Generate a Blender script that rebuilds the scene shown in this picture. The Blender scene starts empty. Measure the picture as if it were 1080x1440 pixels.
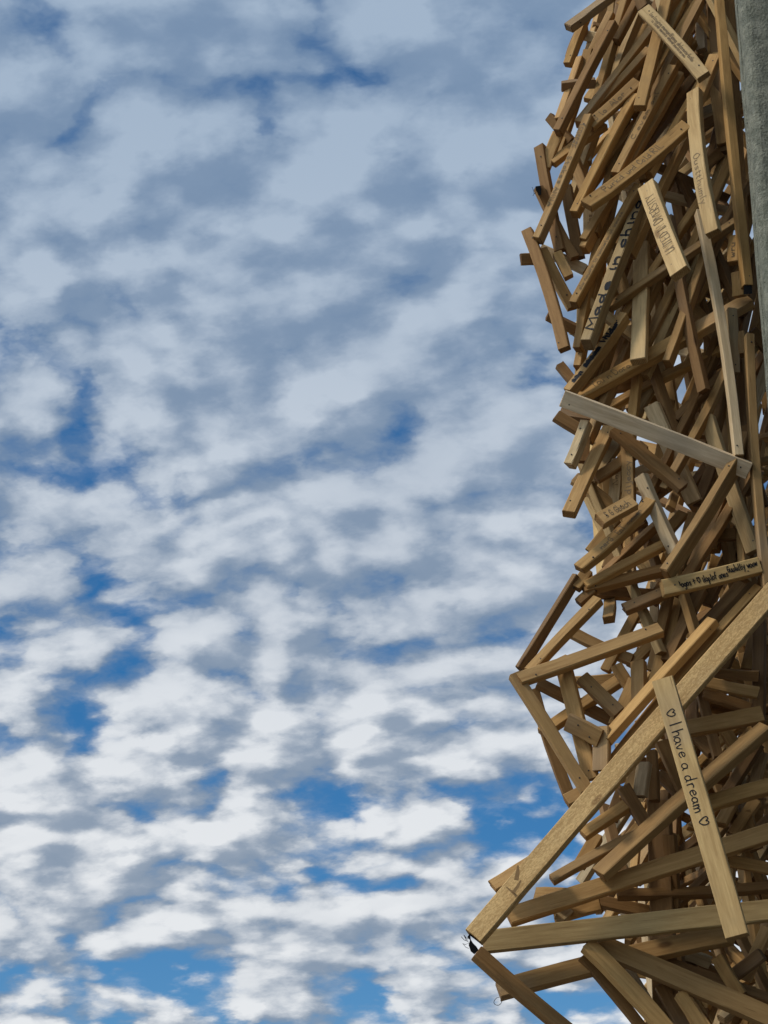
import bpy, math, random
import numpy as np
from mathutils import Vector, Matrix
random.seed(11)
sc = bpy.context.scene
C = sc.collection

# ---------------------------------------------------------------- camera, sky, sun, exposure
PITCH = math.radians(24.0)
F = 3000.0                      # focal length in photo pixels (1080 x 1440)
CAM = Vector((0.0, 0.0, 1.6))
D = 4.6                         # metres from the viewer to the front of the sculpture
cam = bpy.data.objects.new('camera', bpy.data.cameras.new('camera'))
C.objects.link(cam)
cam.location = CAM
cam.rotation_euler = (math.pi/2 + PITCH, 0, 0)
cam.data.sensor_fit = 'VERTICAL'
cam.data.sensor_height = 24.0
cam.data.sensor_width = 18.0
cam.data.lens = 24.0*F/1440.0
cam.data.clip_start = 0.05
cam.data.clip_end = 4000
sc.camera = cam
sc.render.resolution_x, sc.render.resolution_y = 768, 1024
sc.view_settings.view_transform = 'Standard'
sc.view_settings.look = 'None'
sc.view_settings.exposure = 0.0
sc.view_settings.gamma = 1.0

SUN_EL, SUN_AZ = math.radians(46), math.radians(-112)   # azimuth from +Y towards +X: behind the viewer, left
sun = bpy.data.objects.new('sun', bpy.data.lights.new('sun', 'SUN'))
C.objects.link(sun)
sdir = Vector((math.sin(SUN_AZ)*math.cos(SUN_EL), math.cos(SUN_AZ)*math.cos(SUN_EL), math.sin(SUN_EL)))
sun.rotation_euler = sdir.to_track_quat('Z', 'Y').to_euler()
sun.location = (-3, -3, 8)
sun.data.energy = 2.1
sun.data.angle = math.radians(8)
sun.data.color = (1.0, 0.93, 0.82)

class NT:
    """small helper to write node trees"""
    def __init__(s, tree): s.t = tree; s.n = tree.nodes; s.l = tree.links
    def put(s, sock, v):
        if v is None: return
        if isinstance(v, bpy.types.NodeSocket): s.l.new(v, sock)
        else: sock.default_value = v
    def add(s, typ, ins=None, **props):
        nd = s.n.new(typ)
        for k, v in props.items(): setattr(nd, k, v)
        for k, v in (ins or {}).items(): s.put(nd.inputs[k], v)
        return nd
    def m(s, op, a, b=None, c=None, clamp=False):
        nd = s.n.new('ShaderNodeMath'); nd.operation = op; nd.use_clamp = clamp
        for i, v in enumerate((a, b, c)): s.put(nd.inputs[i], v)
        return nd.outputs[0]
    def vm(s, op, a, b=None, scale=None):
        nd = s.n.new('ShaderNodeVectorMath'); nd.operation = op
        s.put(nd.inputs[0], a); s.put(nd.inputs[1], b)
        if scale is not None: s.put(nd.inputs['Scale'], scale)
        return nd.outputs[0]
    def ramp(s, x, lo, hi, a=0.0, b=1.0, smooth=True):
        nd = s.n.new('ShaderNodeMapRange'); nd.interpolation_type = 'SMOOTHSTEP' if smooth else 'LINEAR'
        for i, v in enumerate((x, lo, hi, a, b)): s.put(nd.inputs[i], v)
        return nd.outputs[0]
    def mix(s, f, a, b, blend='MIX'):
        nd = s.n.new('ShaderNodeMix'); nd.data_type = 'RGBA'; nd.blend_type = blend
        s.put(nd.inputs[0], f); s.put(nd.inputs[6], a); s.put(nd.inputs[7], b)
        return nd.outputs[2]
    def noise(s, v, scale, detail=4, rough=0.55, dist=0.0, lac=2.0):
        nd = s.n.new('ShaderNodeTexNoise')
        s.put(nd.inputs['Vector'], v)
        for k, x in (('Scale', scale), ('Detail', detail), ('Roughness', rough), ('Distortion', dist), ('Lacunarity', lac)): s.put(nd.inputs[k], x)
        return nd

# ---- world: Nishita blue with a broken altocumulus sheet on a level plane high above
world = bpy.data.worlds.new('World'); sc.world = world; world.use_nodes = True
W = NT(world.node_tree); W.n.clear()
sky = W.add('ShaderNodeTexSky', sky_type='NISHITA', sun_disc=False, sun_elevation=SUN_EL, sun_rotation=SUN_AZ,
            altitude=300.0, air_density=1.0, dust_density=0.4, ozone_density=3.0)
blue = W.add('ShaderNodeHueSaturation', {'Saturation': 1.38, 'Value': 1.0, 'Color': sky.outputs[0]}).outputs[0]

g = bpy.data.node_groups.new('cloud_density', 'ShaderNodeTree')
g.interface.new_socket('P', in_out='INPUT', socket_type='NodeSocketVector')
g.interface.new_socket('Density', in_out='OUTPUT', socket_type='NodeSocketFloat')
G = NT(g)
gi = G.add('NodeGroupInput'); go = G.add('NodeGroupOutput')
P = gi.outputs[0]
wob = G.noise(P, 6.0, 2, 0.5).outputs['Color']
fine = G.noise(P, 60.0, 3, 0.55).outputs['Color']
Pw = G.vm('ADD', P, G.vm('SCALE', G.vm('SUBTRACT', wob, (0.5, 0.5, 0.5)), scale=0.07))
Pw = G.vm('ADD', Pw, G.vm('SCALE', G.vm('SUBTRACT', fine, (0.5, 0.5, 0.5)), scale=0.020))
vor = G.add('ShaderNodeTexVoronoi', {'Vector': Pw, 'Scale': 20.0, 'Smoothness': 0.65, 'Detail': 1.0, 'Roughness': 0.55, 'Lacunarity': 2.1, 'Randomness': 0.9}, feature='SMOOTH_F1')
n1 = G.noise(Pw, 36.0, 4, 0.62).outputs[0]
big = G.noise(P, 2.4, 2, 0.5).outputs[0]
d0 = G.m('MULTIPLY_ADD', n1, 0.46, 0.87)
d1 = G.m('MULTIPLY_ADD', vor.outputs['Distance'], -1.05, d0)
d2 = G.m('MULTIPLY_ADD', big, 0.30, d1)
G.l.new(d2, go.inputs[0])

tc = W.add('ShaderNodeTexCoord')
sep = W.add('ShaderNodeSeparateXYZ', {0: tc.outputs['Generated']})
ZB = 0.36
zz = W.m('ADD', W.m('MAXIMUM', sep.outputs[2], 0.0), ZB)
comb = W.add('ShaderNodeCombineXYZ', {0: W.m('DIVIDE', sep.outputs[0], zz), 1: W.m('DIVIDE', sep.outputs[1], zz), 2: 9.1})
p0 = comb.outputs[0]
rot = W.add('ShaderNodeVectorRotate', {'Vector': p0, 'Angle': math.radians(14)}, rotation_type='Z_AXIS').outputs[0]
rot = W.vm('MULTIPLY', rot, (0.82, 1.0, 1.0))
def dens(v):
    nd = W.n.new('ShaderNodeGroup'); nd.node_tree = g; W.l.new(v, nd.inputs[0]); return nd.outputs[0]
# where the sheet is closed and where it breaks: (azimuth, elevation in degrees, radius on the sheet, amount)
BREAKS = [(2.0, 25.2, .12, -.07), (-5.0, 22.9, .11, -.09), (0.0, 24.3, .10, -.06), (4.6, 15.8, .13, -.13), (-8.5, 11.4, .13, -.20), (-4.0, 10.8, .12, -.16), (-6.0, 13.8, .2, .14), (-10.0, 15.5, .2, .14), (2.5, 12.8, .10, -.06),
          (4.6, 26.0, .06, -.10), (-6.5, 33.0, .09, .04), (4.5, 31.5, .22, .16), (-9.5, 31.0, .10, -.08), (-9.0, 25.0, .2, .06), (1.0, 33.0, .26, .12), (-6.0, 17.0, .24, .12), (0.0, 20.0, .24, .08), (-10.4, 9.4, .12, .45), (1.0, 14.5, .12, .08), (-1.0, 29.0, .2, .08)]
bias = W.m('MULTIPLY', W.ramp(sep.outputs[2], 0.22, 0.60), 0.06)
for az, el, rad, amt in BREAKS:
    a_, e_ = math.radians(az), math.radians(el)
    dv = (math.sin(a_)*math.cos(e_), math.cos(a_)*math.cos(e_), math.sin(e_))
    c_ = (dv[0]/(dv[2]+ZB), dv[1]/(dv[2]+ZB), 9.1)
    ln = W.n.new('ShaderNodeVectorMath'); ln.operation = 'DISTANCE'; W.put(ln.inputs[0], p0); W.put(ln.inputs[1], c_)
    bias = W.m('ADD', bias, W.ramp(ln.outputs['Value'], rad*1.25, 0.0, 0.0, amt*0.6))
high = W.ramp(sep.outputs[2], 0.22, 0.60)
den = W.m('ADD', dens(rot), bias)
den_up = W.m('ADD', dens(W.vm('ADD', rot, (-0.009, -0.028, 0.0))), bias)
cover = W.ramp(den, 0.06, 0.48)
thick = W.ramp(den, 0.25, 0.95, smooth=False)
lit = W.ramp(W.m('SUBTRACT', den, den_up), -0.36, 0.42)
light = W.m('ADD', W.m('MULTIPLY', lit, 0.85), W.m('MULTIPLY', thick, 0.22))
band = W.ramp(W.noise(rot, 3.6, 3, 0.55).outputs[0], 0.45, 0.68)
light = W.m('MULTIPLY', light, W.m('MULTIPLY_ADD', band, -0.25, 1.05))
lo_c = W.mix(high, (2.2, 2.9, 3.9, 1), (1.8, 2.7, 4.1, 1))
hi_c = W.mix(high, (8.1, 8.3, 8.5, 1), (3.7, 4.7, 6.0, 1))
ccol = W.mix(light, lo_c, hi_c)
# the cloud sheet glows where the sun stands behind it
dt = W.n.new('ShaderNodeVectorMath'); dt.operation = 'DOT_PRODUCT'
W.put(dt.inputs[0], tc.outputs['Generated']); W.put(dt.inputs[1], tuple(sdir))
glow = W.m('ADD', 1.0, W.ramp(dt.outputs['Value'], 0.30, 1.0, 0.0, 2.6))
# unseen dark bank added behind the viewer, right, to shade the battens' right-hand faces
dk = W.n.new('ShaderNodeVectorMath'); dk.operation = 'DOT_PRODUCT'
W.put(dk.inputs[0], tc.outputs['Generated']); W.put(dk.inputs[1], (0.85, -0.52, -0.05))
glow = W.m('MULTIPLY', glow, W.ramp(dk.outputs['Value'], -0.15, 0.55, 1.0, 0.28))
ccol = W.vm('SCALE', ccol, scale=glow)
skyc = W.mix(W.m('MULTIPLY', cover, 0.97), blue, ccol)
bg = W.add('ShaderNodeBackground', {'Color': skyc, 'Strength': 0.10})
wo = W.add('ShaderNodeOutputWorld', {'Surface': bg.outputs[0]})
world.cycles.sampling_method = 'MANUAL'; world.cycles.sample_map_resolution = 512

# ---------------------------------------------------------------- pixel -> place
Fv = Vector((0, math.cos(PITCH), math.sin(PITCH)))
Uv = Vector((0, -math.sin(PITCH), math.cos(PITCH)))
Rv = Vector((1, 0, 0))
def place(x, y, d):
    """the point d metres behind the sculpture's front plane that the photo shows at pixel (x, y)"""
    v = Fv + Rv*((x-540.0)/F) + Uv*((720.0-y)/F)
    return CAM + v*((D+d)/v.y)

# ---------------------------------------------------------------- materials
def new_mat(name):
    m = bpy.data.materials.new(name); m.use_nodes = True
    t = NT(m.node_tree); t.n.clear()
    b = t.add('ShaderNodeBsdfPrincipled'); o = t.add('ShaderNodeOutputMaterial', {'Surface': b.outputs[0]})
    return m, t, b
def wood_material(name, fleck=False, end=False):
    m, t, b = new_mat(name)
    gr = t.add('ShaderNodeAttribute', attribute_name='grain').outputs['Vector']
    tone = t.add('ShaderNodeAttribute', attribute_name='tone').outputs['Color']
    sx = (14.0, 150.0, 150.0) if not end else (2.0, 260.0, 60.0)
    streak = t.noise(t.vm('MULTIPLY', gr, sx), 1.0, 4, 0.6, 0.6).outputs[0]
    bands = t.noise(t.vm('MULTIPLY', gr, (3.0, 45.0, 45.0)), 1.0, 3, 0.5, 1.2).outputs[0]
    blot = t.noise(gr, 9.0, 3, 0.6).outputs[0]
    fine = t.noise(t.vm('MULTIPLY', gr, (120.0, 900.0, 900.0)), 1.0, 2, 0.7).outputs[0]
    f = t.m('ADD', t.m('MULTIPLY', t.ramp(streak, 0.32, 0.68, smooth=False), 0.40), t.m('MULTIPLY', t.ramp(bands, 0.35, 0.65), 0.35))
    f = t.m('ADD', f, t.m('MULTIPLY', fine, 0.25))
    dark = t.mix(1.0, tone, (0.64, 0.56, 0.46, 1), 'MULTIPLY')
    light = t.mix(1.0, tone, (1.18, 1.18, 1.16, 1), 'MULTIPLY')
    col = t.mix(f, dark, light)
    col = t.mix(t.ramp(blot, 0.52, 0.75, 0.0, 0.45), col, t.mix(1.0, tone, (0.70, 0.70, 0.74, 1), 'MULTIPLY'))
    # knots: sparse dark ovals, stretched along the grain
    kv = t.add('ShaderNodeTexVoronoi', {'Vector': t.vm('MULTIPLY', gr, (7.0, 16.0, 16.0)), 'Scale': 1.0})
    kn = t.m('MULTIPLY', t.ramp(kv.outputs['Distance'], 0.17, 0.06), t.ramp(t.add('ShaderNodeSeparateColor', {0: kv.outputs['Color']}).outputs[0], 0.66, 0.70))
    col = t.mix(t.m('MULTIPLY', kn, 0.75), col, t.mix(1.0, tone, (0.30, 0.22, 0.16, 1), 'MULTIPLY'))
    crack = t.noise(t.vm('MULTIPLY', gr, (5.0, 210.0, 210.0)), 1.0, 2, 0.5).outputs[0]
    col = t.mix(t.ramp(crack, 0.70, 0.76, 0.0, 0.7), col, t.mix(1.0, tone, (0.35, 0.28, 0.22, 1), 'MULTIPLY'))
    grey = t.noise(gr, 2.2, 3, 0.6).outputs[0]
    col = t.mix(t.ramp(grey, 0.56, 0.74, 0.0, 0.45), col, (0.30, 0.245, 0.175, 1))
    if fleck:
        fl = t.add('ShaderNodeTexVoronoi', {'Vector': t.vm('MULTIPLY', gr, (190.0, 420.0, 420.0)), 'Scale': 1.0, 'Randomness': 1.0})
        r = t.add('ShaderNodeSeparateColor', {0: fl.outputs['Color']}).outputs[0]
        col = t.mix(t.ramp(r, 0.50, 0.7, 0.0, 0.40), col, t.mix(1.0, tone, (0.55, 0.45, 0.33, 1), 'MULTIPLY'))
        col = t.mix(t.ramp(r, 0.30, 0.15, 0.0, 0.3), col, t.mix(1.0, tone, (1.35, 1.3, 1.25, 1), 'MULTIPLY'))
    if end:
        rings = t.add('ShaderNodeTexWave', {'Vector': gr, 'Scale': 95.0, 'Distortion': 2.5, 'Detail': 2.0, 'Detail Scale': 0.3}, wave_type='BANDS', bands_direction='DIAGONAL').outputs[1]
        col = t.mix(t.m('MULTIPLY', rings, 0.5), col, t.mix(1.0, col, (0.5, 0.42, 0.34, 1), 'MULTIPLY'))
        col = t.mix(1.0, col, (0.72, 0.66, 0.58, 1), 'MULTIPLY')
    t.l.new(col, b.inputs['Base Color'])
    b.inputs['Roughness'].default_value = 0.78
    b.inputs['Specular IOR Level'].default_value = 0.25
    bp = t.add('ShaderNodeBump', {'Strength': 0.35, 'Distance': 0.0012, 'Height': t.m('ADD', streak, t.m('MULTIPLY', fine, 0.6))})
    t.l.new(bp.outputs[0], b.inputs['Normal'])
    return m
M_WOOD = wood_material('raw_wood')
M_FLECK = wood_material('flecked_wood', fleck=True)
M_END = wood_material('end_grain', end=True)
def plain(name, col, rough=0.6, metal=0.0, n=40.0, var=0.25):
    m, t, b = new_mat(name)
    x = t.noise(t.add('ShaderNodeTexCoord').outputs['Object'], n, 4, 0.6).outputs[0]
    c2 = tuple(c*(1-var) for c in col)+(1,); c3 = tuple(min(1, c*(1+var)) for c in col)+(1,)
    t.l.new(t.mix(x, c2, c3), b.inputs['Base Color'])
    b.inputs['Specular IOR Level'].default_value = 0.12
    b.inputs['Roughness'].default_value = rough; b.inputs['Metallic'].default_value = metal
    return m
M_INK = plain('marker_ink', (0.012, 0.011, 0.012), 0.55)
M_PEN = plain('pencil_ink', (0.17, 0.115, 0.06), 0.6)
M_NAIL = plain('nail_steel', (0.06, 0.055, 0.05), 0.5, 0.6)
M_BLACK = plain('black_rubber', (0.006, 0.006, 0.006), 0.95)
M_WIRE = plain('dark_wire', (0.05, 0.05, 0.055), 0.4, 0.8)

def concrete():
    m, t, b = new_mat('weathered_concrete')
    o = t.add('ShaderNodeTexCoord').outputs['Object']
    a = t.noise(o, 30.0, 5, 0.65).outputs[0]
    s = t.noise(t.vm('MULTIPLY', o, (70.0, 70.0, 22.0)), 1.0, 4, 0.6).outputs[0]
    gnn = t.noise(o, 170.0, 3, 0.7).outputs[0]
    col = t.mix(t.ramp(a, 0.35, 0.65), (0.13, 0.132, 0.09, 1), (0.25, 0.243, 0.172, 1))
    col = t.mix(t.ramp(s, 0.5, 0.7, 0.0, 0.4), col, (0.27, 0.258, 0.195, 1))
    col = t.mix(t.ramp(gnn, 0.50, 0.70, 0.0, 0.6), col, (0.065, 0.066, 0.048, 1))
    t.l.new(col, b.inputs['Base Color']); b.inputs['Roughness'].default_value = 0.92
    bp = t.add('ShaderNodeBump', {'Strength': 0.9, 'Distance': 0.010, 'Height': t.m('ADD', gnn, a)})
    t.l.new(bp.outputs[0], b.inputs['Normal'])
    return m
def paving():
    m, t, b = new_mat('gravel_paving')
    o = t.add('ShaderNodeTexCoord').outputs['Object']
    a = t.noise(o, 0.6, 5, 0.6).outputs[0]; f = t.noise(o, 45.0, 3, 0.7).outputs[0]
    col = t.mix(a, (0.08, 0.077, 0.072, 1), (0.135, 0.13, 0.12, 1))
    col = t.mix(t.ramp(f, 0.4, 0.7, 0, 0.6), col, (0.08, 0.078, 0.072, 1))
    t.l.new(col, b.inputs['Base Color']); b.inputs['Roughness'].default_value = 0.9
    return m
M_CONC = concrete(); M_PAVE = paving()

# ---------------------------------------------------------------- mesh helpers
def link(name, me, mats, parent=None, loc=None):
    for m in mats: me.materials.append(m)
    o = bpy.data.objects.new(name, me); C.objects.link(o)
    if parent is not None: o.parent = parent
    if loc is not None: o.location = loc
    return o

# ground
R = 900.0
me = bpy.data.meshes.new('ground')
me.from_pydata([(-R, -R, 0), (R, -R, 0), (R, R, 0), (-R, R, 0)], [], [(0, 1, 2, 3)])
o = link('ground', me, [M_PAVE]); o['kind'] = 'structure'

# concrete pillar beside the sculpture
def prism(poly, z0, z1, nz=1):
    vs, fs = [], []; n = len(poly)
    for k in range(nz+1):
        z = z0+(z1-z0)*k/nz
        for x, y in poly: vs.append((x, y, z))
    for k in range(nz):
        for i in range(n):
            j = (i+1) % n
            fs.append((k*n+i, k*n+j, (k+1)*n+j, (k+1)*n+i))
    fs.append(tuple(range(n-1, -1, -1))); fs.append(tuple(nz*n+i for i in range(n)))
    return vs, fs
pe = place(1040, 100, -0.16)            # its far left edge
px0, py0 = pe.x, pe.y-0.10
# plan of the shaft: a chamfered, twice grooved near-left corner
plan = [(0.0, 0.020), (0.010, 0.004), (0.019, 0.0), (0.052, -0.003), (0.50, -0.004), (0.52, 0.016), (0.52, 0.09), (0.51, 0.10), (0.010, 0.10), (0.0, 0.094),
        (0.0, 0.066), (0.006, 0.063), (0.006, 0.056), (0.0, 0.053)]
pil = bpy.data.objects.new('concrete_pillar', None); C.objects.link(pil)
pil.location = (px0, py0, 0)
pil['label'] = 'grey-green weathered concrete pillar on the right edge beside the wooden sculpture'
pil['category'] = 'pillar'
vs, fs = prism(plan, 0.12, 7.4, 60)
rr = random.Random(5)
vs = [(x+rr.uniform(-.0012, .0012), y+rr.uniform(-.0012, .0012), z) for x, y, z in vs]
me = bpy.data.meshes.new('shaft'); me.from_pydata(vs, [], fs); link('shaft', me, [M_CONC], pil)
big_plan = [(-0.06, -0.06), (0.58, -0.06), (0.58, 0.16), (-0.06, 0.16)]
vs, fs = prism(big_plan, 0.0, 0.122); me = bpy.data.meshes.new('base'); me.from_pydata(vs, [], fs); link('base', me, [M_CONC], pil)
vs, fs = prism(big_plan, 7.398, 7.52); me = bpy.data.meshes.new('cap'); me.from_pydata(vs, [], fs); link('cap', me, [M_CONC], pil)

# ---------------------------------------------------------------- the battens
BW, BT = 0.050, 0.026
TONES = [(0.43, 0.256, 0.094), (0.51, 0.385, 0.22), (0.25, 0.138, 0.050), (0.49, 0.325, 0.138), (0.49, 0.336, 0.150), (0.70, 0.54, 0.33)]
VIEWS = {1: (720, 0, 1/3), 2: (720, 230, 1/3), 3: (720, 460, 1/3), 4: (720, 690, 1/3), 5: (720, 920, 1/3), 6: (640, 1150, 440/1080)}
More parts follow.
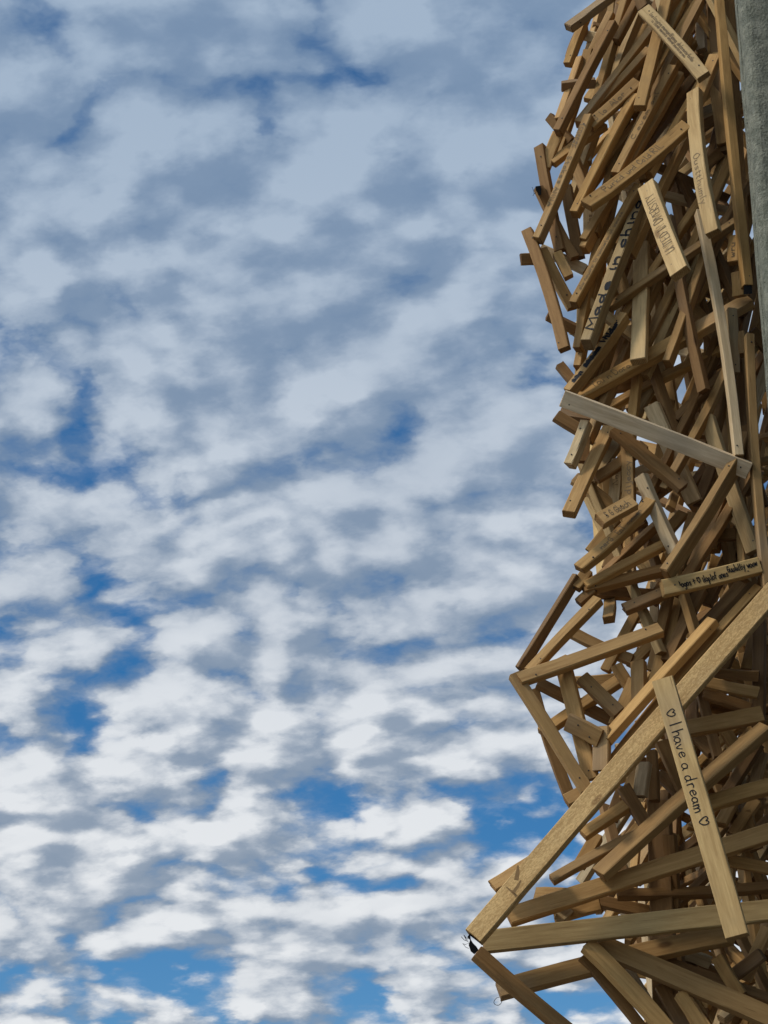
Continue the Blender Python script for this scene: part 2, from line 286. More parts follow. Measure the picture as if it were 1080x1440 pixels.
# every row: view, u0, v0 (lower end), u1, v1 (upper end), roll, layer, tone, writing
# roll: 0 turns the wide face to the viewer, +60/-60 shows the narrow face on the right/left of the upward direction
N = -58
B = [
 # ---- top
 (1,240,118,450,-40,58,1,0,None),
 (1,235,275,325,50,N,2,0,None),
 (1,195,560,430,100,-50,1,2,None),
 (1,345,480,490,-30,N,3,0,None),
 (1,250,420,418,60,N,4,0,None),
 (1,455,350,472,110,20,6,0,None),
 (1,530,190,475,20,20,7,2,None),
 (1,305,150,385,165,0,5,1,None),
 (1,340,115,530,170,-30,6,2,None),
 (1,430,420,570,110,35,3,0,None),
 (1,365,445,578,215,-55,2,0,None),
 (1,325,535,530,350,30,1,0,'slow'),
 (1,540,455,668,-60,20,2,0,None),
 (1,810,325,560,45,-12,0,4,'scrawl'),
 (1,560,35,525,-60,30,1,2,None),
 (1,440,740,680,290,N,1,0,'ova'),
 (1,540,640,790,310,-70,3,2,None),
 (1,315,870,735,535,38,0,0,'ril'),
 (1,850,985,770,390,28,0,4,'drei'),
 (1,760,480,860,240,35,1,0,None),
 (1,992,1210,872,-30,72,0,0,None),
 (1,1000,1300,915,-30,0,4,2,None),
 (1,905,640,840,-30,20,3,2,None),
 (1,890,610,850,330,10,3,0,None),
 (1,800,215,790,-20,20,4,1,None),
 (1,715,120,745,-20,25,3,0,'mark'),
 (1,620,270,785,90,20,5,2,None),
 (1,800,250,630,200,10,5,2,None),
 (1,610,320,760,300,20,5,2,None),
 (1,620,360,730,345,10,6,1,None),
 (1,460,580,640,480,20,5,0,None),
 (1,560,760,545,470,10,4,0,None),
 (1,210,365,350,350,-20,3,2,None),
 (1,250,600,160,495,20,3,2,None),
 (1,200,510,290,250,-50,3,0,None),
 (1,190,650,325,215,30,4,0,None),
 (1,170,690,390,530,45,2,0,'rez'),
 (1,110,1015,328,495,-52,1,0,'stokes'),
 (1,140,710,195,565,15,2,0,None),
 (1,205,1060,118,620,25,2,2,None),
 (1,265,905,520,410,N,1,0,None),
 (1,315,690,320,590,10,5,1,None),
 (1,390,700,490,640,20,4,0,None),
 (1,500,1080,740,585,-50,2,0,None),
 (1,800,720,900,630,15,5,2,None),
 (1,660,210,740,-30,20,6,0,None),
 (1,690,420,700,200,20,6,2,None),
 (1,245,250,300,120,20,4,2,None),
 # ---- second
 (2,265,400,112,105,-20,2,2,None),
 (2,285,400,230,100,10,3,2,None),
 (2,222,785,65,285,10,1,2,None),
 (2,38,405,110,402,0,2,2,None),
 (2,255,610,125,365,-20,2,0,None),
 (2,310,450,120,362,-15,3,1,None),
 (2,240,480,190,380,-10,2,0,None),
 (2,262,595,535,100,N,1,0,'line'),
 (2,318,765,555,145,-62,1,4,'china'),
 (2,712,465,572,95,18,-1,4,'united'),
 (2,405,612,950,245,-48,2,0,None),
 (2,955,1235,790,205,75,0,1,None),
 (2,915,205,470,90,-30,5,1,None),
 (2,910,150,600,10,-20,6,2,None),
 (2,935,420,942,310,15,2,0,'wru'),
 (2,280,985,1000,580,50,3,0,'yann'),
 (2,535,835,548,345,20,3,4,None),
 (2,285,930,295,590,20,4,4,'tree'),
 (2,650,860,615,450,25,5,0,None),
 (2,660,660,730,510,-50,4,0,None),
 (2,305,365,420,130,-50,2,0,'minim'),
 (2,325,345,325,190,0,3,1,'hello'),
 (2,240,968,478,645,-45,1,0,'wilder'),
 (2,530,745,320,585,-20,2,4,'face'),
 (2,640,300,760,420,10,6,0,None),
 (2,760,620,860,440,15,5,0,None),
 (2,800,640,650,480,-20,6,2,None),
 (2,960,560,955,460,25,1,0,None),
 (2,430,560,470,380,20,7,0,None),
 (2,370,520,380,250,20,7,2,None),
 (2,870,640,910,760,30,4,1,None),
 (2,150,640,270,700,-20,3,2,None),
 (2,430,480,600,330,20,7,2,None),
 (2,830,560,960,380,25,6,2,None),
 (2,720,300,820,140,20,7,0,None),
 (2,940,520,740,420,-20,5,2,None),
 (2,720,760,860,580,20,6,2,None),
 (2,560,560,640,340,-30,6,2,None),
 # ---- third
 (3,395,350,890,95,50,4,0,None),
 (3,690,395,900,195,50,4,2,None),
 (3,1080,1130,1000,40,75,0,0,None),
 (3,962,120,955,30,10,1,0,None),
 (3,935,200,922,-70,70,1,1,None),
 (3,1000,605,215,300,8,0,5,None),
 (3,650,1045,945,575,-52,0,0,None),
 (3,720,680,430,435,-40,1,2,None),
 (3,1020,950,825,385,18,2,4,None),
 (3,770,740,590,330,15,3,1,None),
 (3,265,240,200,160,-20,3,2,None),
 (3,380,490,185,375,-25,3,2,None),
 (3,830,450,205,365,-40,4,2,None),
 (3,245,585,315,405,-55,1,1,None),
 (3,300,570,305,470,0,2,2,None),
 (3,240,790,410,430,24,1,0,None),
 (3,355,640,560,500,30,2,2,None),
 (3,420,760,265,640,-20,3,0,None),
 (3,430,745,445,560,10,3,1,'nm'),
 (3,495,760,488,480,20,2,0,'dijeccy'),
 (3,690,950,545,630,30,1,1,None),
 (3,600,700,640,480,15,6,0,None),
 (3,820,360,830,20,15,6,0,None),
 (3,860,760,900,420,15,5,0,None),
 (3,690,400,650,120,15,7,0,None),
 (3,980,520,960,120,20,5,2,None),
 (3,1060,760,980,420,15,4,2,None),
 (3,560,300,680,330,20,5,0,None),
 (3,620,700,560,560,20,6,2,None),
 (3,740,440,850,160,15,7,2,None),
 (3,430,200,470,40,20,6,2,None),
 (3,780,750,850,560,20,4,2,None),
 (3,270,330,330,170,20,5,2,None),
 (3,390,260,560,230,20,6,2,None),
 (3,500,350,540,170,20,7,0,None),
 (3,980,700,1040,600,15,3,2,None),
 (3,290,700,380,590,20,5,2,None),
 (3,520,620,620,570,20,5,1,None),
 (3,560,740,700,640,20,5,2,None),
 # ---- fourth
 (4,370,130,510,50,32,0,0,'gbuch'),
 (4,285,330,590,45,42,1,0,'erfolg'),
 (4,265,410,320,340,20,2,0,None),
 (4,280,475,345,420,30,2,2,None),
 (4,35,755,275,365,60,2,2,None),
 (4,75,765,365,462,42,1,0,None),
 (4,340,400,640,120,60,3,2,None),
 (4,310,405,650,225,45,2,0,None),
 (4,305,420,660,332,45,2,2,None),
 (4,600,445,320,425,-30,4,2,None),
 (4,408,545,413,430,15,4,0,None),
 (4,475,502,660,425,42,2,2,None),
 (4,505,715,255,600,-25,4,0,None),
 (4,30,800,625,588,38,0,0,None),
 (4,395,760,540,490,20,4,0,None),
 (4,635,415,1045,318,20,0,4,'logos'),
 (4,430,1145,1045,415,-55,1,0,None),
 (4,395,1055,850,550,52,0,0,None),
 (4,590,760,660,440,25,3,0,None),
 (4,640,760,705,440,25,3,0,None),
 (4,655,720,800,420,30,3,2,None),
 (4,720,470,850,110,30,4,2,None),
 (4,760,450,800,180,10,5,2,None),
 (4,820,480,970,170,30,5,2,None),
 (4,848,190,945,185,20,3,2,None),
 (4,790,600,1000,370,60,4,2,None),
 (4,500,740,680,560,30,5,0,None),
 (4,470,180,560,120,20,6,2,None),
 (4,400,330,470,160,20,6,2,None),
 (4,330,260,440,120,20,5,0,None),
 (4,590,250,720,100,20,5,0,None),
 (4,590,230,640,180,20,4,0,None),
 (4,960,420,1040,160,20,5,2,None),
 (4,900,350,960,160,20,6,0,None),
 (4,680,600,780,380,20,5,2,None),
 (4,600,560,605,390,10,7,1,None),
 (4,880,780,960,560,20,4,2,None),
 (4,990,760,1050,540,20,5,0,None),
 (4,1040,1000,1045,560,20,5,2,None),
 (4,700,340,760,100,15,7,0,None),
 (4,590,470,640,400,15,5,2,None),
 # ---- fifth
 (5,315,575,10,88,-18,0,0,None),
 (5,250,620,90,150,-10,3,2,None),
 (5,230,622,330,572,30,1,0,None),
 (5,125,335,480,95,38,3,0,None),
 (5,335,530,210,20,15,1,0,None),
 (5,240,120,440,105,0,4,0,None),
 (5,440,290,110,122,-30,3,2,None),
 (5,450,250,295,98,-22,1,0,None),
 (5,500,145,440,48,-15,2,0,None),
 (5,538,195,535,35,25,1,0,None),
 (5,435,300,520,110,20,2,0,None),
 (5,372,355,235,285,15,0,0,None),
 (5,378,490,380,310,20,0,0,None),
 (5,720,320,1055,255,22,2,0,None),
 (5,1040,165,810,118,-15,3,0,None),
 (5,1040,92,860,80,10,4,2,None),
 (5,1000,230,810,165,-20,4,2,None),
 (5,370,930,1075,310,48,1,0,None),
 (5,830,630,1095,556,24,2,0,None),
 (5,300,762,500,630,35,2,0,None),
 (5,590,760,470,560,-20,2,2,None),
 (5,540,600,560,460,30,2,1,None),
 (5,600,620,590,410,15,3,2,None),
 (5,730,590,630,370,-20,4,2,None),
 (5,720,600,620,505,-20,4,2,None),
 (5,870,440,800,170,-15,5,2,None),
 (5,480,620,540,470,20,4,0,None),
 (5,640,720,650,580,20,5,2,None),
 (5,420,700,470,560,20,5,2,None),
 (5,600,120,640,-20,20,3,0,None),
 (5,700,200,760,60,20,4,2,None),
 (5,730,440,820,260,20,6,0,None),
 (5,960,420,880,290,-20,5,0,None),
 (5,880,720,960,560,20,5,0,None),
 (5,1000,760,950,470,-20,5,1,None),
 (5,900,600,1040,380,30,5,2,None),
 (5,1020,560,1060,420,20,6,0,None),
 (5,850,420,760,330,-20,6,2,None),
 (5,950,740,880,600,-20,5,2,None),
 (5,760,300,760,200,10,6,2,None),
 (5,690,430,640,200,-20,6,2,None),
 # ---- foot
 (6,130,240,300,130,30,1,0,None),
 (6,185,345,1100,48,24,2,0,None),
 (6,100,430,1110,318,16,1,4,None),
 (6,560,265,1095,238,35,4,2,None),
 (6,150,597,950,405,28,3,0,None),
 (6,420,760,75,468,-35,0,2,None),
 (6,740,745,455,440,-30,1,0,None),
 (6,670,760,440,480,-20,2,2,None),
 (6,1110,702,490,435,-22,2,0,None),
 (6,335,215,640,55,35,2,0,None),
 (6,430,165,490,65,20,3,0,None),
 (6,280,266,420,272,20,3,0,None),
 (6,755,310,740,60,20,4,2,None),
 (6,690,330,460,280,-20,5,2,None),
 (6,740,760,580,500,0,4,1,None),
 (6,800,745,710,580,-15,3,2,None),
 (6,860,735,775,608,-20,2,0,None),
 (6,1090,178,940,148,-10,3,0,None),
 (6,1090,630,700,490,-25,4,2,None),
 (6,985,610,905,480,15,3,0,None),
 (6,880,500,800,470,20,4,1,None),
 (6,345,345,500,300,20,4,0,None),
 (6,700,210,760,60,20,5,0,None),
 (6,560,120,650,20,20,4,0,None),
 (6,1000,560,1080,380,20,5,0,None),
 (6,940,560,1060,470,20,4,2,None),
 (6,820,560,800,430,10,5,2,None),
 (6,1040,110,1000,-20,10,5,0,None),
 (6,960,60,1040,-60,20,5,0,None),
 (6,430,330,420,250,10,5,2,None),
 (6,360,350,420,300,20,4,1,None),
]
DEPTHS = {(2,712,465): (-.13, .01), (1,810,325): (-.07, .03), (2,535,835): (.04, .17), (1,540,455): (.02, .12), (1,850,985): (-.06, .05), (3,240,790): (.02, .12),
          (2,222,785): (.02, .10), (2,318,765): (.02, .10), (4,408,545): (.10, .22)}
WIDTHS = {(2,222,785): .028, (4,635,415): .041, (6,100,430): .047, (5,315,575): .030, (5,335,530): .036, (4,35,755): .018, (4,75,765): .025, (6,420,760): .034, (6,150,597): .042, (6,185,345): .044,
          (6,1110,702): .046, (6,740,745): .036, (5,370,930): .040, (3,650,1045): .042, (2,280,985): .045, (4,790,600): .050, (2,535,835): .038,
          (3,1020,950): .036, (3,770,740): .040, (4,30,800): .036, (3,690,950): .030, (1,540,640): .044, (5,720,320): .038, (5,830,630): .036}

boards = []     # dicts: P0, P1 (3D), roll, tone, writing, px endpoints, mat
rnd = random.Random(3)
for (vw, u0, v0, u1, v1, roll, lay, tone, wr) in B:
    ox, oy, s = VIEWS[vw]
    a = (ox+u0*s, oy+v0*s); b = (ox+u1*s, oy+v1*s)
    d0 = 0.03 + lay*0.036
    j = 0.010 if lay < 3 else 0.03
    dd = (d0+rnd.uniform(-j, j), d0+rnd.uniform(-j, j))
    boards.append(dict(a=a, b=b, d=DEPTHS.get((vw, u0, v0), dd), roll=roll, tone=tone, wr=wr, lay=lay, fleck=False, W0=WIDTHS.get((vw, u0, v0))))
# the two long foremost battens
boards.append(dict(a=(667, 1318), b=(1092, 829), d=(-0.045, -0.015), roll=24, tone=3, wr=None, lay=-1, fleck=True))
boards.append(dict(a=(1037.5, 1318), b=(932.5, 957), d=(-0.17, -0.07), roll=6, tone=4, wr='dream', lay=-2, fleck=False))

# battens packed deeper inside the pile
LEFT = [(-260,860),(0,832),(100,822),(200,800),(300,792),(350,785),(480,800),(560,806),(700,822),(740,856),(800,842),(850,880),(900,900),(960,900),
        (1050,862),(1130,832),(1230,806),(1300,800),(1350,835),(1400,862),(1440,875),(1700,900)]
def left_at(y):
    for (y0, x0), (y1, x1) in zip(LEFT, LEFT[1:]):
        if y0 <= y <= y1: return x0+(x1-x0)*(y-y0)/(y1-y0)
    return 900
cnt = 0; want = 320
while cnt < want:
    y = rnd.uniform(-200, 1640); x = rnd.uniform(780, 1270)
    if x > 1100 and rnd.random() < 0.45: continue
    L = rnd.uniform(150, 340)
    if y < 850: ang = rnd.gauss(62, 20) if rnd.random() < 0.72 else rnd.gauss(130, 25)
    else: ang = rnd.gauss(45, 24) if rnd.random() < 0.6 else rnd.gauss(125, 28)
    if rnd.random() < 0.14: ang = rnd.uniform(0, 180)
    ca, sa = math.cos(math.radians(ang)), math.sin(math.radians(ang))
    a = (x-ca*L/2, y+sa*L/2); b = (x+ca*L/2, y-sa*L/2)
    if any(q[0] < left_at(q[1]) for q in (a, b, (x, y))): continue
    dm = rnd.uniform(0.24, 0.95); sl = rnd.uniform(-0.18, 0.18)
    boards.append(dict(a=a, b=b, d=(max(.2, dm-sl), max(.2, dm+sl)), roll=rnd.choice((rnd.uniform(-70, 70), rnd.uniform(5, 45))),
                       tone=rnd.choice((0, 0, 0, 0, 2, 2, 1, 4)), wr=None, lay=12, fleck=False))
    cnt += 1
def stock(bd):
    # sawn sections: broad, slim and nearly square
    if bd.get('W0'): return bd['W0'], .023
    if bd['lay'] < 0: return .049, .024
    if bd['lay'] == 12: return rnd.choice(((.030, .020), (.026, .019), (.022, .018), (.020, .017), (.020, .017)))
    if bd['wr'] == 'china': return .042, .025
    if bd['lay'] <= 1 and abs(bd['roll']) >= 45: return .029, .023
    if bd['lay'] == 0: return .039, .023
    if bd['tone'] == 5: return .038, .024
    if bd['lay'] == 1: return .033, .022
    return rnd.choice(((.027, .020), (.024, .020), (.030, .020)))
# long slim sticks caught just behind the front ones
while cnt < want+50:
    y = rnd.uniform(-60, 900); x = rnd.uniform(800, 1060); L = rnd.uniform(180, 340)
    ang = math.radians(rnd.gauss(64, 10) if rnd.random() < .72 else rnd.gauss(112, 14))
    ca, sa = math.cos(ang), math.sin(ang)
    a = (x-ca*L/2, y+sa*L/2); b = (x+ca*L/2, y-sa*L/2)
    if any(q[0] < left_at(q[1])-12 for q in (a, b, (x, y))) or max(a[0], b[0]) > 1075: continue
    dm = rnd.uniform(0.09, 0.24)
    boards.append(dict(a=a, b=b, d=(dm-rnd.uniform(0, .03), dm+rnd.uniform(0, .05)), roll=rnd.choice((-58, -50, -62, 30)), tone=rnd.choice((0, 0, 0, 2, 4)), wr=None, lay=3, fleck=False))
    cnt += 1
want += 50
while cnt < want+150:
    y = rnd.uniform(900, 1560); x = rnd.uniform(860, 1240)
    L = rnd.uniform(110, 300); ang = math.radians(rnd.choice((rnd.gauss(35, 22), rnd.gauss(140, 25), rnd.gauss(80, 20))))
    ca, sa = math.cos(ang), math.sin(ang)
    a = (x-ca*L/2, y+sa*L/2); b = (x+ca*L/2, y-sa*L/2)
    if any(q[0] < left_at(q[1])+18 for q in (a, b, (x, y))): continue
    dm = rnd.uniform(0.32, 1.1); sl = rnd.uniform(-0.2, 0.2)
    boards.append(dict(a=a, b=b, d=(max(.28, dm-sl), max(.28, dm+sl)), roll=rnd.uniform(-75, 75), tone=rnd.choice((0, 0, 0, 2, 2, 1, 4)), wr=None, lay=12, fleck=False))
    cnt += 1
for bd in boards:
    bd['W'], bd['T'] = stock(bd)
    bd['P0'] = place(*bd['a'], bd['d'][0]); bd['P1'] = place(*bd['b'], bd['d'][1])
# the pile goes on down to the ground
for k in range(110):
    z = rnd.uniform(0.3, 2.2); x = rnd.uniform(0.42, 1.35)
    th = rnd.gauss(math.radians(55), 0.5) if rnd.random() < .6 else rnd.gauss(math.radians(125), 0.5)
    v = Vector((math.cos(th), rnd.uniform(-.5, .5), math.sin(th))).normalized()*rnd.uniform(.13, .32)
    c = Vector((x, D+rnd.uniform(0.12, 0.95), z))
    p0, p1 = c-v, c+v
    if min(p0.z, p1.z) < 0.03: continue
    boards.append(dict(a=None, b=None, P0=p0, P1=p1, roll=rnd.uniform(-60, 60), tone=rnd.choice((0, 0, 2, 1, 4)), wr=None, lay=12, fleck=False, W=.04, T=.024))
for x, y in ((0.62, D+.2), (1.2, D+.25), (0.7, D+.85), (1.25, D+.8), (0.95, D+.5)):
    boards.append(dict(a=None, b=None, P0=Vector((x, y, 0.0)), P1=Vector((x+.02, y, 3.0)), roll=10, tone=2, wr=None, lay=12, fleck=False, W=.05, T=.04))

# how much of each one shows: a small item buffer
gw, gh = 270, 400
buf_d = np.full((gh, gw), 1e9); buf_i = np.full((gh, gw), -1, int)
yy, xx = np.mgrid[0:gh, 0:gw]; xx = xx*4+2.0; yy = yy*4-80+2.0
for i, bd in enumerate(boards):
    if bd['a'] is None: continue
    (x0, y0), (x1, y1) = bd['a'], bd['b']
    l2 = (x1-x0)**2+(y1-y0)**2
    t = ((xx-x0)*(x1-x0)+(yy-y0)*(y1-y0))/l2
    dist = np.hypot(xx-x0-t*(x1-x0), yy-y0-t*(y1-y0))
    r = math.radians(abs(bd['roll'])); w = 620*(bd['W']*math.cos(r)+bd['T']*math.sin(r))
    dd = bd['d'][0]+(bd['d'][1]-bd['d'][0])*np.clip(t, 0, 1)
    mk = (t >= 0) & (t <= 1) & (dist < w/2) & (dd < buf_d) & (yy >= 0) & (yy < 1440)
    buf_d[mk] = dd[mk]; buf_i[mk] = i
vis = np.bincount(buf_i[buf_i >= 0], minlength=len(boards))

def frame(bd):
    P0, P1 = bd['P0'], bd['P1']
    A = (P1-P0).normalized(); mid = (P0+P1)/2
    V = (CAM-mid).normalized()
    S = A.cross(V).normalized(); Vp = S.cross(A).normalized()
    r = math.radians(bd['roll'])
    Nn = Vp*math.cos(r) - S*math.sin(r)      # normal of the wide face
    Sd = S*math.cos(r) + Vp*math.sin(r)      # normal of the narrow face on the right
    return mid, A, Sd, Nn
def batten_geo(bd, rg):
    """verts in local axes (x along, y across the wide face, z through), faces, per face material"""
    L = (bd['P1']-bd['P0']).length
    w = bd['W']*rg.uniform(.95, 1.05)/2; t = bd['T']*rg.uniform(.94, 1.06)/2; c = rg.uniform(0.0010, 0.0024)
    sec = [(-w+c, -t), (w-c, -t), (w, -t+c), (w, t-c), (w-c, t), (-w+c, t), (-w, t-c), (-w, -t+c)]
    n = max(4, min(14, int(L/0.07)))
    bow_y, bow_z = rg.gauss(0, .009)*L, rg.gauss(0, .009)*L
    tw = math.radians(rg.gauss(0, 3.0))
    sk = [(rg.uniform(-.07, .07), rg.uniform(-.07, .07)) for _ in range(2)]
    vs, fs, mi = [], [], []
    for k in range(n+1):
        f = k/n; x = (f-.5)*L; q = 1-(2*f-1)**2
        ct, stw = math.cos(tw*(f-.5)), math.sin(tw*(f-.5))
        for y, z in sec:
            h = rg.uniform(.93, 1.0) if rg.random() < .25 else 1.0
            y, z = (y*ct-z*stw)*h, (y*stw+z*ct)*h
            e = 0.0
            if k == 0: e = sk[0][0]*y+sk[0][1]*z+rg.uniform(-.0015, .0015)
            if k == n: e = sk[1][0]*y+sk[1][1]*z+rg.uniform(-.0015, .0015)
            vs.append(Vector((x+e, y+bow_y*q+rg.uniform(-.0004, .0004), z+bow_z*q+rg.uniform(-.0004, .0004))))
    for k in range(n):
        for i in range(8):
            j = (i+1) % 8
            fs.append((k*8+i, k*8+j, (k+1)*8+j, (k+1)*8+i)); mi.append(0)
    # slightly recessed chamfer ring at the ends
    for end in (0, n):
        base = len(vs); sg = -1 if end == 0 else 1
        for i in range(8):
            v = vs[end*8+i]; vs.append(Vector((v.x+sg*0.0012, v.y*(1-.0016/w), v.z*(1-.0016/t))))
        for i in range(8):
            j = (i+1) % 8
            q = (end*8+i, end*8+j, base+j, base+i)
            fs.append(q if end else q[::-1]); mi.append(1)
        cap = tuple(base+i for i in range(8)); fs.append(cap if end else cap[::-1]); mi.append(1)
    # orientation fix: sides must face outwards
    fs = [f if m == 1 else f[::-1] for f, m in zip(fs, mi)] if False else fs
    off = Vector((rg.uniform(0, 40), rg.uniform(0, 40), rg.uniform(0, 40)))
    k = rg.uniform(.74, 1.2); tn = TONES[bd['tone']]; wm = rg.uniform(-.05, .05)
    col = (tn[0]*k, tn[1]*k*(1-wm*.4), tn[2]*k*(1-wm*2), 1)
    bd['w'], bd['t'] = w, t
    bd['bow'] = (bow_y, bow_z, L)
    return vs, fs, mi, off, col
def finish(me, grain, cols, mi, flat=True):
    a = me.attributes.new('grain', 'FLOAT_VECTOR', 'POINT'); a.data.foreach_set('vector', np.array(grain, float).ravel())
    a = me.attributes.new('tone', 'FLOAT_COLOR', 'POINT'); a.data.foreach_set('color', np.array(cols, float).ravel())
    me.polygons.foreach_set('material_index', mi)
    me.update()

# ---- handwriting: a stroke font, one polyline list per letter; x-height 1, ascender 2, descender -0.9
ST = {
 'a': '.9,.85 .45,1 .1,.6 .15,.15 .5,0 .85,.35 .9,.9 .9,.25 1.05,0', 'b': '.1,2 .1,0 / .1,.6 .5,1 .9,.6 .8,.1 .4,0 .1,.25',
 'c': '.9,.85 .5,1 .1,.6 .15,.15 .55,0 .95,.2', 'd': '.9,.8 .45,1 .1,.6 .15,.1 .5,0 .9,.4 / .95,2 .9,.3 1.02,0',
 'e': '.15,.5 .85,.6 .8,.95 .45,1 .1,.6 .2,.1 .55,0 .95,.2', 'f': '.8,1.9 .5,2 .35,1.5 .3,0 / .05,1 .7,1.02',
 'g': '.85,.85 .45,1 .1,.6 .2,.15 .6,.1 .88,.5 .9,1 .88,-.4 .55,-.9 .15,-.7', 'h': '.1,2 .12,0 / .12,.6 .45,1 .8,.9 .85,.3 .9,0',
 'i': '.3,1 .32,.1 .45,0 / .3,1.4 .32,1.48', 'j': '.5,1 .5,-.5 .2,-.9 0,-.7 / .5,1.4 .52,1.48', 'k': '.1,2 .12,0 / .8,1 .15,.5 .85,0',
 'l': '.3,2 .28,.2 .45,0', 'm': '.05,1 .08,0 / .08,.6 .35,1 .55,.8 .58,0 / .58,.6 .85,1 1.1,.8 1.15,0', 'n': '.1,1 .12,0 / .12,.6 .5,1 .82,.8 .88,0',
 'o': '.5,1 .12,.65 .2,.1 .6,0 .92,.4 .8,.9 .45,1', 'p': '.1,1 .1,-.9 / .1,.7 .5,1 .9,.6 .7,.1 .15,.15', 'q': '.85,.85 .4,1 .1,.5 .4,.05 .85,.4 / .9,1 .9,-.9',
 'r': '.15,1 .18,0 / .18,.6 .45,1 .8,.9', 's': '.85,.88 .45,1 .2,.75 .75,.4 .7,.05 .2,.05', 't': '.4,1.7 .4,.2 .7,0 / .05,1.1 .8,1.15',
 'u': '.1,1 .12,.2 .45,0 .8,.3 .85,1 .88,0', 'v': '.05,1 .45,0 .9,1', 'w': '.05,1 .3,0 .6,.8 .85,0 1.15,1', 'x': '.05,1 .9,0 / .9,1 .05,0',
 'y': '.1,1 .45,.2 / .9,1 .3,-.9', 'z': '.1,1 .85,1 .1,0 .9,0',
 'A': '.05,0 .55,2 1.05,0 / .25,.7 .85,.7', 'C': '1.05,1.7 .6,2 .1,1.1 .4,.05 1.05,.3', 'D': '.1,0 .1,2 .7,1.9 1.1,1 .7,.1 .1,0',
 'E': '.95,2 .1,2 .1,0 1,0 / .1,1.05 .8,1.05', 'G': '1,1.7 .6,2 .1,1.1 .4,.05 1,.3 1,.9 .6,.9', 'I': '.25,2 .25,0', 'L': '.1,2 .1,0 .9,0',
 'M': '.05,0 .15,2 .6,.7 1.1,2 1.2,0', 'N': '.1,0 .1,2 1,0 1,2', 'O': '.6,2 .1,1.2 .35,.05 .9,.2 1.05,1.3 .6,2', 'P': '.1,0 .1,2 .9,1.8 .8,1.1 .1,1',
 'R': '.1,0 .1,2 .85,1.8 .8,1.15 .1,1.05 .95,0', 'S': '.95,1.75 .5,2 .2,1.5 .85,.7 .7,.05 .1,.25', 'T': '.05,2 1.05,2 / .55,2 .55,0',
 'U': '.1,2 .15,.4 .5,0 .95,.4 1,2', 'V': '.05,2 .55,0 1.05,2', 'W': '.05,2 .35,0 .7,1.5 1.05,0 1.4,2', 'Y': '.05,2 .55,1 1.05,2 / .55,1 .55,0',
 '+': '.1,.9 1.1,1.1 / .6,1.6 .6,.3', '!': '.3,2 .28,.6 / .28,.1 .3,.02', '<': '.75,1.35 .45,1.75 .1,1.4 .3,.7 .75,.1 1.3,.75 1.35,1.45 1.05,1.75 .75,1.35',
 '#': '.1,.2 .3,1.6 .5,.1 .7,1.8 .8,.2 1,1.5 1.1,.3', '*': '.2,1.6 .2,.4 .3,1.5 .35,.4 .3,1',
}
def smooth(p, n=4):
    if len(p) < 3: return p
    out = []
    for i in range(len(p)-1):
        a, b, c, d = p[max(i-1, 0)], p[i], p[i+1], p[min(i+2, len(p)-1)]
        for k in range(n):
            t = k/n
            out.append(tuple(.5*((2*b[q])+(-a[q]+c[q])*t+(2*a[q]-5*b[q]+4*c[q]-d[q])*t*t+(-a[q]+3*b[q]-3*c[q]+d[q])*t**3) for q in (0, 1)))
    out.append(p[-1]); return out
def write(text, rg, slant=0.0, caps=False):
    """strokes of a line of handwriting and its width, in x-height units"""
    x = 0.0; out = []
    for ch in text:
        if ch == ' ': x += .75; continue
        for st in ST[ch].split(' / '):
            pts = [tuple(float(q) for q in p.split(',')) for p in st.split()]
            jx, jy, js = rg.uniform(-.05, .05), rg.uniform(-.1, .1), rg.uniform(.92, 1.08)
            ps = smooth(pts) if ch not in 'EITNMLVWYA' else pts
            out.append([(x+jx+px*js+slant*py, jy+py*js) for px, py in ps])
        x += max(float(p.split(',')[0]) for st in ST[ch].split(' / ') for p in st.split())+rg.uniform(.22, .38)
    return out, x
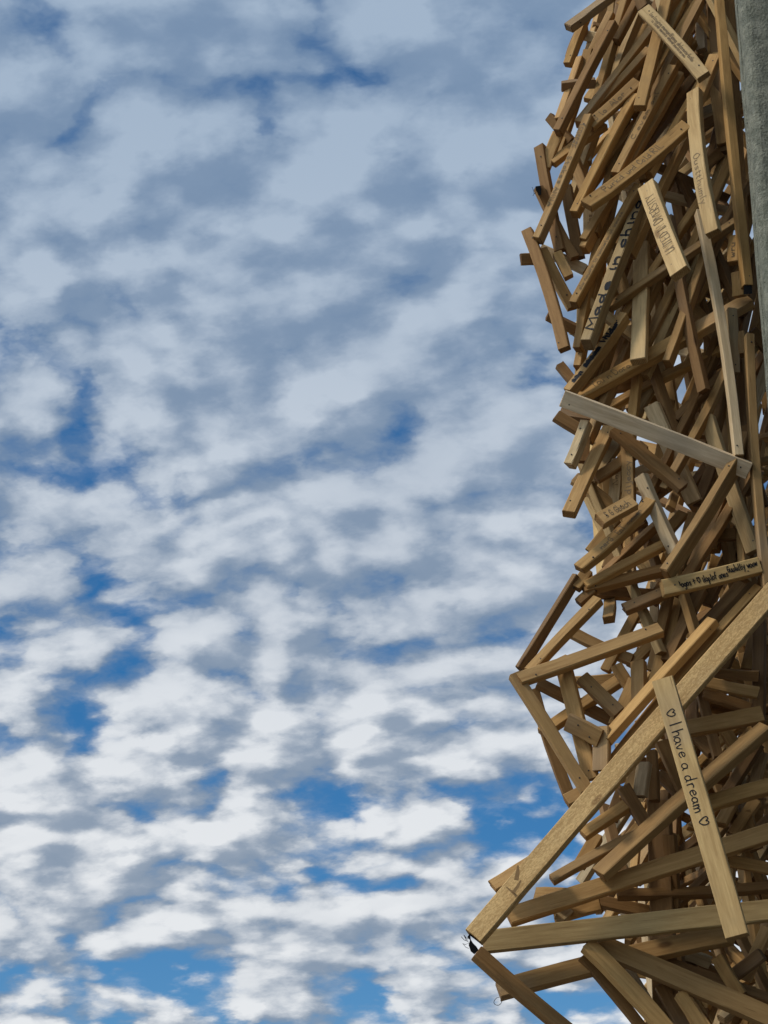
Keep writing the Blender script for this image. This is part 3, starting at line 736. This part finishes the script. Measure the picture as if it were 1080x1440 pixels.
# writing: lines (text, start 0..1 along, length share, centre across -1..1, height share), reading up (+1) or down (-1), pen width m, face 'W' wide / 'N' narrow, ink
INS = {
 'dream': ([('< I have a dream <', .125, .47, 0.0, .50)], -1, .0025, 'W', M_INK, "pale batten with 'I have a dream' between two hearts in black marker"),
 'china': ([('Made', .06, .334, 0.0, .72), ('in', .44, .12, 0.0, .72), ('china', .607, .35, 0.0, .74)], 1, .0052, 'N', M_INK, "batten with 'Made in china' in bold black marker along its narrow face"),
 'united': ([('UNITED IN DIVERSITY', .20, .66, 0.0, .50)], 1, .0020, 'W', M_PEN, "pale batten with 'UNITED IN DIVERSITY' in thin capitals"),
 'logos': ([('*ogos + < iloplof ones', .16, .50, -.05, .42), ('Guululliy woow', .66, .31, .35, .42)], 1, .0022, 'W', M_INK, 'batten with two lines of wavy black writing and a small heart'),
 'scrawl': ([('lselouing menuellieng dnlosvorlsilo', .10, .72, .2, .30), ('u iloe mnuis elwo nwlosreu', .18, .55, -.32, .24)], -1, .0018, 'W', M_PEN, 'pale batten covered in dense fine scrawl below a nail hole'),
 'drei': ([('Oustthumly', .46, .36, 0.0, .45)], -1, .0018, 'W', M_PEN, 'pale upright batten with a faint word in pencil'),
 'ril': ([('Purkd', .17, .20, .1, .42), ('und', .40, .09, .1, .40), ('Cold', .52, .12, .1, .44), ('RIL', .66, .10, .1, .5)], 1, 0.0021, 'W', M_PEN, 'long batten with four short handwritten words along its face'),
 'slow': ([('S lo', .10, .26, .1, .5), ('Alor', .44, .30, .1, .5)], 1, 0.0024, 'W', M_PEN, 'batten with two smudged black words'),
 'stokes': ([('Stokes ANNA', .34, .42, 0.0, .58), ('frnsoer', .08, .2, .35, .4), ('ianler', .08, .2, -.4, .4)], -1, 0.0021, 'N', M_PEN, 'steep narrow batten with black writing down its edge'),
 'rez': ([('Rez', .25, .2, 0.0, .5)], 1, 0.0021, 'N', M_PEN, 'short batten with one black word'),
 'ova': ([('C ovom onl', .30, .45, 0.0, .5)], 1, .0020, 'N', M_PEN, 'steep batten with a small faint word'),
 'mark': ([('nil en', .1, .6, 0.0, .45)], 1, .0018, 'W', M_PEN, 'batten with faint pencil marks near the top'),
 'line': ([('elw nouorm lo namuelsn vl inmrse', .10, .66, 0.0, .42)], 1, .0016, 'N', M_PEN, 'long batten with one thin line of pencil writing'),
 'wru': ([('wru', .15, .6, .2, .55)], 1, .0024, 'W', M_PEN, 'short block with a small dark word'),
 'yann': ([('You n Doro', .08, .22, 0.0, .5)], 1, 0.0018, 'W', M_PEN, 'long diagonal batten with small writing near its lower end'),
 'tree': ([('Tree Welovrd', .12, .6, 0.0, .40)], 1, .0020, 'W', M_PEN, 'pale upright batten with a line of pencil writing'),
 'minim': ([('minum ulluolls', .12, .6, 0.0, .5)], 1, .0020, 'N', M_PEN, 'steep batten with a line of faint looped writing'),
 'hello': ([('Wanlies', .1, .7, 0.0, .4)], 1, .0018, 'W', M_PEN, 'short upright batten with faint writing'),
 'wilder': ([('Wilder', .62, .26, 0.0, .6), ('#####', .30, .26, 0.0, .55), ('##n', .10, .14, 0.0, .5)], 1, .0060, 'N', M_INK, 'batten with a black word above a thick black scribble'),
 'face': ([('uu', .62, .2, .0, .3)], 1, 0.0024, 'W', M_PEN, 'pale stub with a few black marks'),
 'nm': ([('Nm', .4, .3, 0.0, .4)], 1, 0.0018, 'W', M_PEN, 'pale upright batten with two small letters'),
 'dijeccy': ([('dijeccy', .16, .5, 0.0, .48)], 1, 0.0024, 'W', M_PEN, 'upright batten with one black word reading upwards'),
 'gbuch': ([('S G Gbuch', .16, .72, 0.0, .5)], 1, 0.0021, 'W', M_PEN, 'short batten end with handwritten letters jutting out on the left'),
 'erfolg': ([('nerG', .28, .16, 0.0, .5), ('EnT', .50, .11, 0.0, .6), ('comuen', .64, .2, 0.0, .36)], 1, 0.0022, 'W', M_PEN, 'slanting batten with three small black words'),
}
def lettering(bd, o, rg):
    lines, dirn, pen, face, mat, lab = INS[bd['wr']]
    w, t = bd['w'], bd['t']; by, bz, L = bd['bow']
    if face == 'W': n = Vector((0, 0, 1)); half = w; lift = t
    else:
        s = -1 if bd['roll'] > 0 else 1
        n = Vector((0, s, 0)); half = t; lift = w
    e = Vector((dirn, 0, 0)); u = n.cross(e)
    for text, st, ln, ctr, hh in lines:
        vs, fs = [], []
        strokes, width = write(text, rg)
        caps = sum(c.isupper() for c in text) > len(text)/2
        sx = ln*L/width; sy = hh*2*half/2.0
        for sk in strokes:
            q = [(px*sx + (st-.5)*L, (py-1.0)*sy + ctr*half) for px, py in sk]
            m = len(q); i0 = len(vs)
            for i, (ax, ay) in enumerate(q):
                tx = q[min(i+1, m-1)][0]-q[max(i-1, 0)][0]; ty = q[min(i+1, m-1)][1]-q[max(i-1, 0)][1]
                ll = math.hypot(tx, ty) or 1e-9
                hw = pen/2*(.8+.4*rg.random())
                nx, ny = -ty/ll*hw, tx/ll*hw
                if i == 0: ax -= tx/ll*hw; ay -= ty/ll*hw
                if i == m-1: ax += tx/ll*hw; ay += ty/ll*hw
                for sg in (1, -1):
                    p = e*(ax+sg*nx)+u*(ay+sg*ny)+n*(lift+.0007)
                    f = p.x/L+.5; qq = 1-(2*f-1)**2
                    vs.append(p+Vector((0, by*qq, bz*qq)))
            for i in range(m-1):
                fs.append((i0+2*i, i0+2*i+1, i0+2*i+3, i0+2*i+2))
        me = bpy.data.meshes.new('lettering'); me.from_pydata(vs, [], fs)
        link('lettering', me, [mat], o)
    o['label'] = lab
def nail(o, x, y, z, nvec):
    vs, fs = [], []; r = .0019
    a = Vector((1, 0, 0)); b = nvec.cross(a)
    for h, rr in ((-.002, r), (.0006, r), (.0012, r*.7)):
        for k in range(8):
            th = k*math.pi/4; vs.append(Vector((x, y, z))+a*math.cos(th)*rr+b*math.sin(th)*rr+nvec*h)
    for l in range(2):
        for k in range(8): fs.append((l*8+k, l*8+(k+1) % 8, l*8+8+(k+1) % 8, l*8+8+k))
    fs.append(tuple(range(16, 24)))
    me = bpy.data.meshes.new('nail_head'); me.from_pydata(vs, [], fs); link('nail_head', me, [M_NAIL], o)

root = bpy.data.objects.new('stick_sculpture', None); C.objects.link(root)
ORG = Vector((0.8, D+0.4, 0)); root.location = ORG
root['label'] = 'tall bristling sculpture of raw wooden battens nailed together at all angles, several written on'
root['category'] = 'sculpture'

cand = sorted([i for i, bd in enumerate(boards) if bd['a'] is not None and not bd['wr'] and vis[i] > 0], key=lambda i: -vis[i])
singles = set(cand[:100]) | {i for i, bd in enumerate(boards) if bd['wr']}
rg = random.Random(77)
PV, PF, PM, PG, PC = [], [], [], [], []
n_nails = 0
for i, bd in enumerate(boards):
    vs, fs, mi, off, col = batten_geo(bd, rg)
    mid, A, Sd, Nn = frame(bd)
    M = Matrix((A, -Sd, Nn)).transposed()
    if M.determinant() < 0: raise RuntimeError('handedness')
    if i in singles:
        name = 'inscribed_batten' if bd['wr'] else 'batten'
        me = bpy.data.meshes.new(name); me.from_pydata(vs, [], fs)
        finish(me, [v+off for v in vs], [col]*len(vs), mi)
        o = link(name, me, [M_FLECK if bd['fleck'] else M_WOOD, M_END], root, mid-ORG)
        o.rotation_mode = 'QUATERNION'; o.rotation_quaternion = M.to_quaternion()
        bd['o'] = o
        if bd['fleck']: o['label'] = 'longest batten, flecked, running from the dark left tip up to the right edge'
        elif bd['tone'] in (1, 5) and not bd['wr']: o['label'] = 'pale greyish weathered batten'
        if bd['wr']: lettering(bd, o, rg)
        L = bd['bow'][2]
        if bd['lay'] < 3 and n_nails < 95 and vis[i] > 60:
            for s in (-1, 1):
                wide = abs(bd['roll']) < 45
                if wide: nail(o, s*(L/2-rg.uniform(.018, .04)), rg.uniform(-.012, .012), bd['t'], Vector((0, 0, 1)))
                else:
                    q = -1 if bd['roll'] > 0 else 1
                    nail(o, s*(L/2-rg.uniform(.018, .04)), q*bd['w'], rg.uniform(-.004, .004), Vector((0, q, 0)))
                n_nails += 1
    else:
        b0 = len(PV); PV += [M @ v + mid - ORG for v in vs]
        PF += [tuple(b0+k for k in f) for f in fs]; PM += mi
        PG += [v+off for v in vs]; PC += [col]*len(vs)
me = bpy.data.meshes.new('batten'); me.from_pydata(PV, [], PF); finish(me, PG, PC, PM)
o = link('batten', me, [M_WOOD, M_END], root); o['kind'] = 'stuff'
o['label'] = 'the many further battens packed behind the front ones'

# ---- scraps: black rubber wraps, wire loop, splinters
def tube(path, r, n=6):
    vs, fs = [], []
    for i, p in enumerate(path):
        t = (path[min(i+1, len(path)-1)]-path[max(i-1, 0)]).normalized()
        a = t.orthogonal().normalized(); b = t.cross(a)
        for k in range(n):
            th = 2*math.pi*k/n; vs.append(p+(a*math.cos(th)+b*math.sin(th))*r)
    for i in range(len(path)-1):
        for k in range(n): fs.append((i*n+k, i*n+(k+1) % n, i*n+n+(k+1) % n, i*n+n+k))
    return vs, fs
def scrap(name, vs, fs, mat, lab=None):
    me = bpy.data.meshes.new(name); me.from_pydata([v-ORG for v in vs], [], fs)
    o = link(name, me, [mat], root)
    if lab: o['label'] = lab
    return o
def slab(pts, d, th):
    """a thick irregular patch, pts in photo pixels"""
    n = len(pts); vs = [place(x, y, d) for x, y in pts]+[place(x, y, d+th) for x, y in pts]
    fs = [tuple(range(n-1, -1, -1)), tuple(range(n, 2*n))]+[(i, (i+1) % n, n+(i+1) % n, n+i) for i in range(n)]
    return vs, fs
scrap('rubber_wrap', *slab([(657, 1318), (661, 1312), (662, 1321), (665, 1326), (670, 1331), (673, 1336), (667, 1342), (662, 1338), (659, 1329), (661, 1322)], -0.062, 0.05), M_BLACK, 'black frayed wrap at the far left tip')
scrap('rubber_wrap', *slab([(753, 262), (760, 261), (761, 266), (761, 274), (757, 275), (756, 267), (754, 270)], 0.05, 0.04), M_BLACK, 'small black wrap on a batten tip near the top')
scrap('rubber_wrap', *slab([(1046, 402), (1057, 401), (1058, 413), (1046, 414)], 0.0, 0.04), M_BLACK, 'black wrap under the foot of the pale upright')
hairs_v, hairs_f = [], []
hr = random.Random(9)
for k in range(7):
    a = (658+hr.uniform(-1, 3), 1319+hr.uniform(0, 16)); b = (a[0]-hr.uniform(4, 11), a[1]-hr.uniform(-3, 10))
    v, f = tube([place(*a, -.04), place((a[0]+b[0])/2+hr.uniform(-1, 1), (a[1]+b[1])/2+1.5, -.045), place(*b, -.05+hr.uniform(-.01, .01))], .0006, 4)
    hairs_f += [tuple(q+len(hairs_v) for q in x) for x in f]; hairs_v += v
for k in range(4):
    a = (753, 266+2*k); b = (a[0]-hr.uniform(2, 5), a[1]+hr.uniform(-4, 6))
    v, f = tube([place(*a, .06), place((a[0]+b[0])/2-1, (a[1]+b[1])/2+2, .055), place(*b, .05)], .0006, 4)
    hairs_f += [tuple(q+len(hairs_v) for q in x) for x in f]; hairs_v += v
scrap('frayed_fibres', hairs_v, hairs_f, M_BLACK)
loop = [(706, 1400), (703, 1402), (699, 1403), (696, 1406), (694.5, 1410), (697, 1413), (701, 1413.5), (704.5, 1411), (706, 1407), (705, 1403)]
v, f = tube([place(x, y, 0.12+0.002*k) for k, (x, y) in enumerate(smooth(loop, 3))], .0007, 6)
scrap('wire_loop', v, f, M_WIRE)
def splinter(a, b, w, d):
    ax, ay = a; bx, by = b; l = math.hypot(bx-ax, by-ay); nx, ny = -(by-ay)/l*w, (bx-ax)/l*w
    return slab([(ax-nx, ay-ny), (bx-nx*.5, by-ny*.5), (bx+nx*.2, by+ny*.2), ((ax+bx)/2+nx*1.1, (ay+by)/2+ny*1.1), (ax+nx, ay+ny)], d, .006)
M_SPL = plain('splinter_wood', (0.34, 0.20, 0.085), 0.8)
for a, b, w, d in (((726, 1238), (729, 1217), 3.2, -0.075), ((727, 1261), (712, 1247), 1.8, -0.072), ((722, 1255), (733, 1238), 2.5, -0.074)):
    scrap('splinter', *splinter(a, b, w, d), M_SPL)
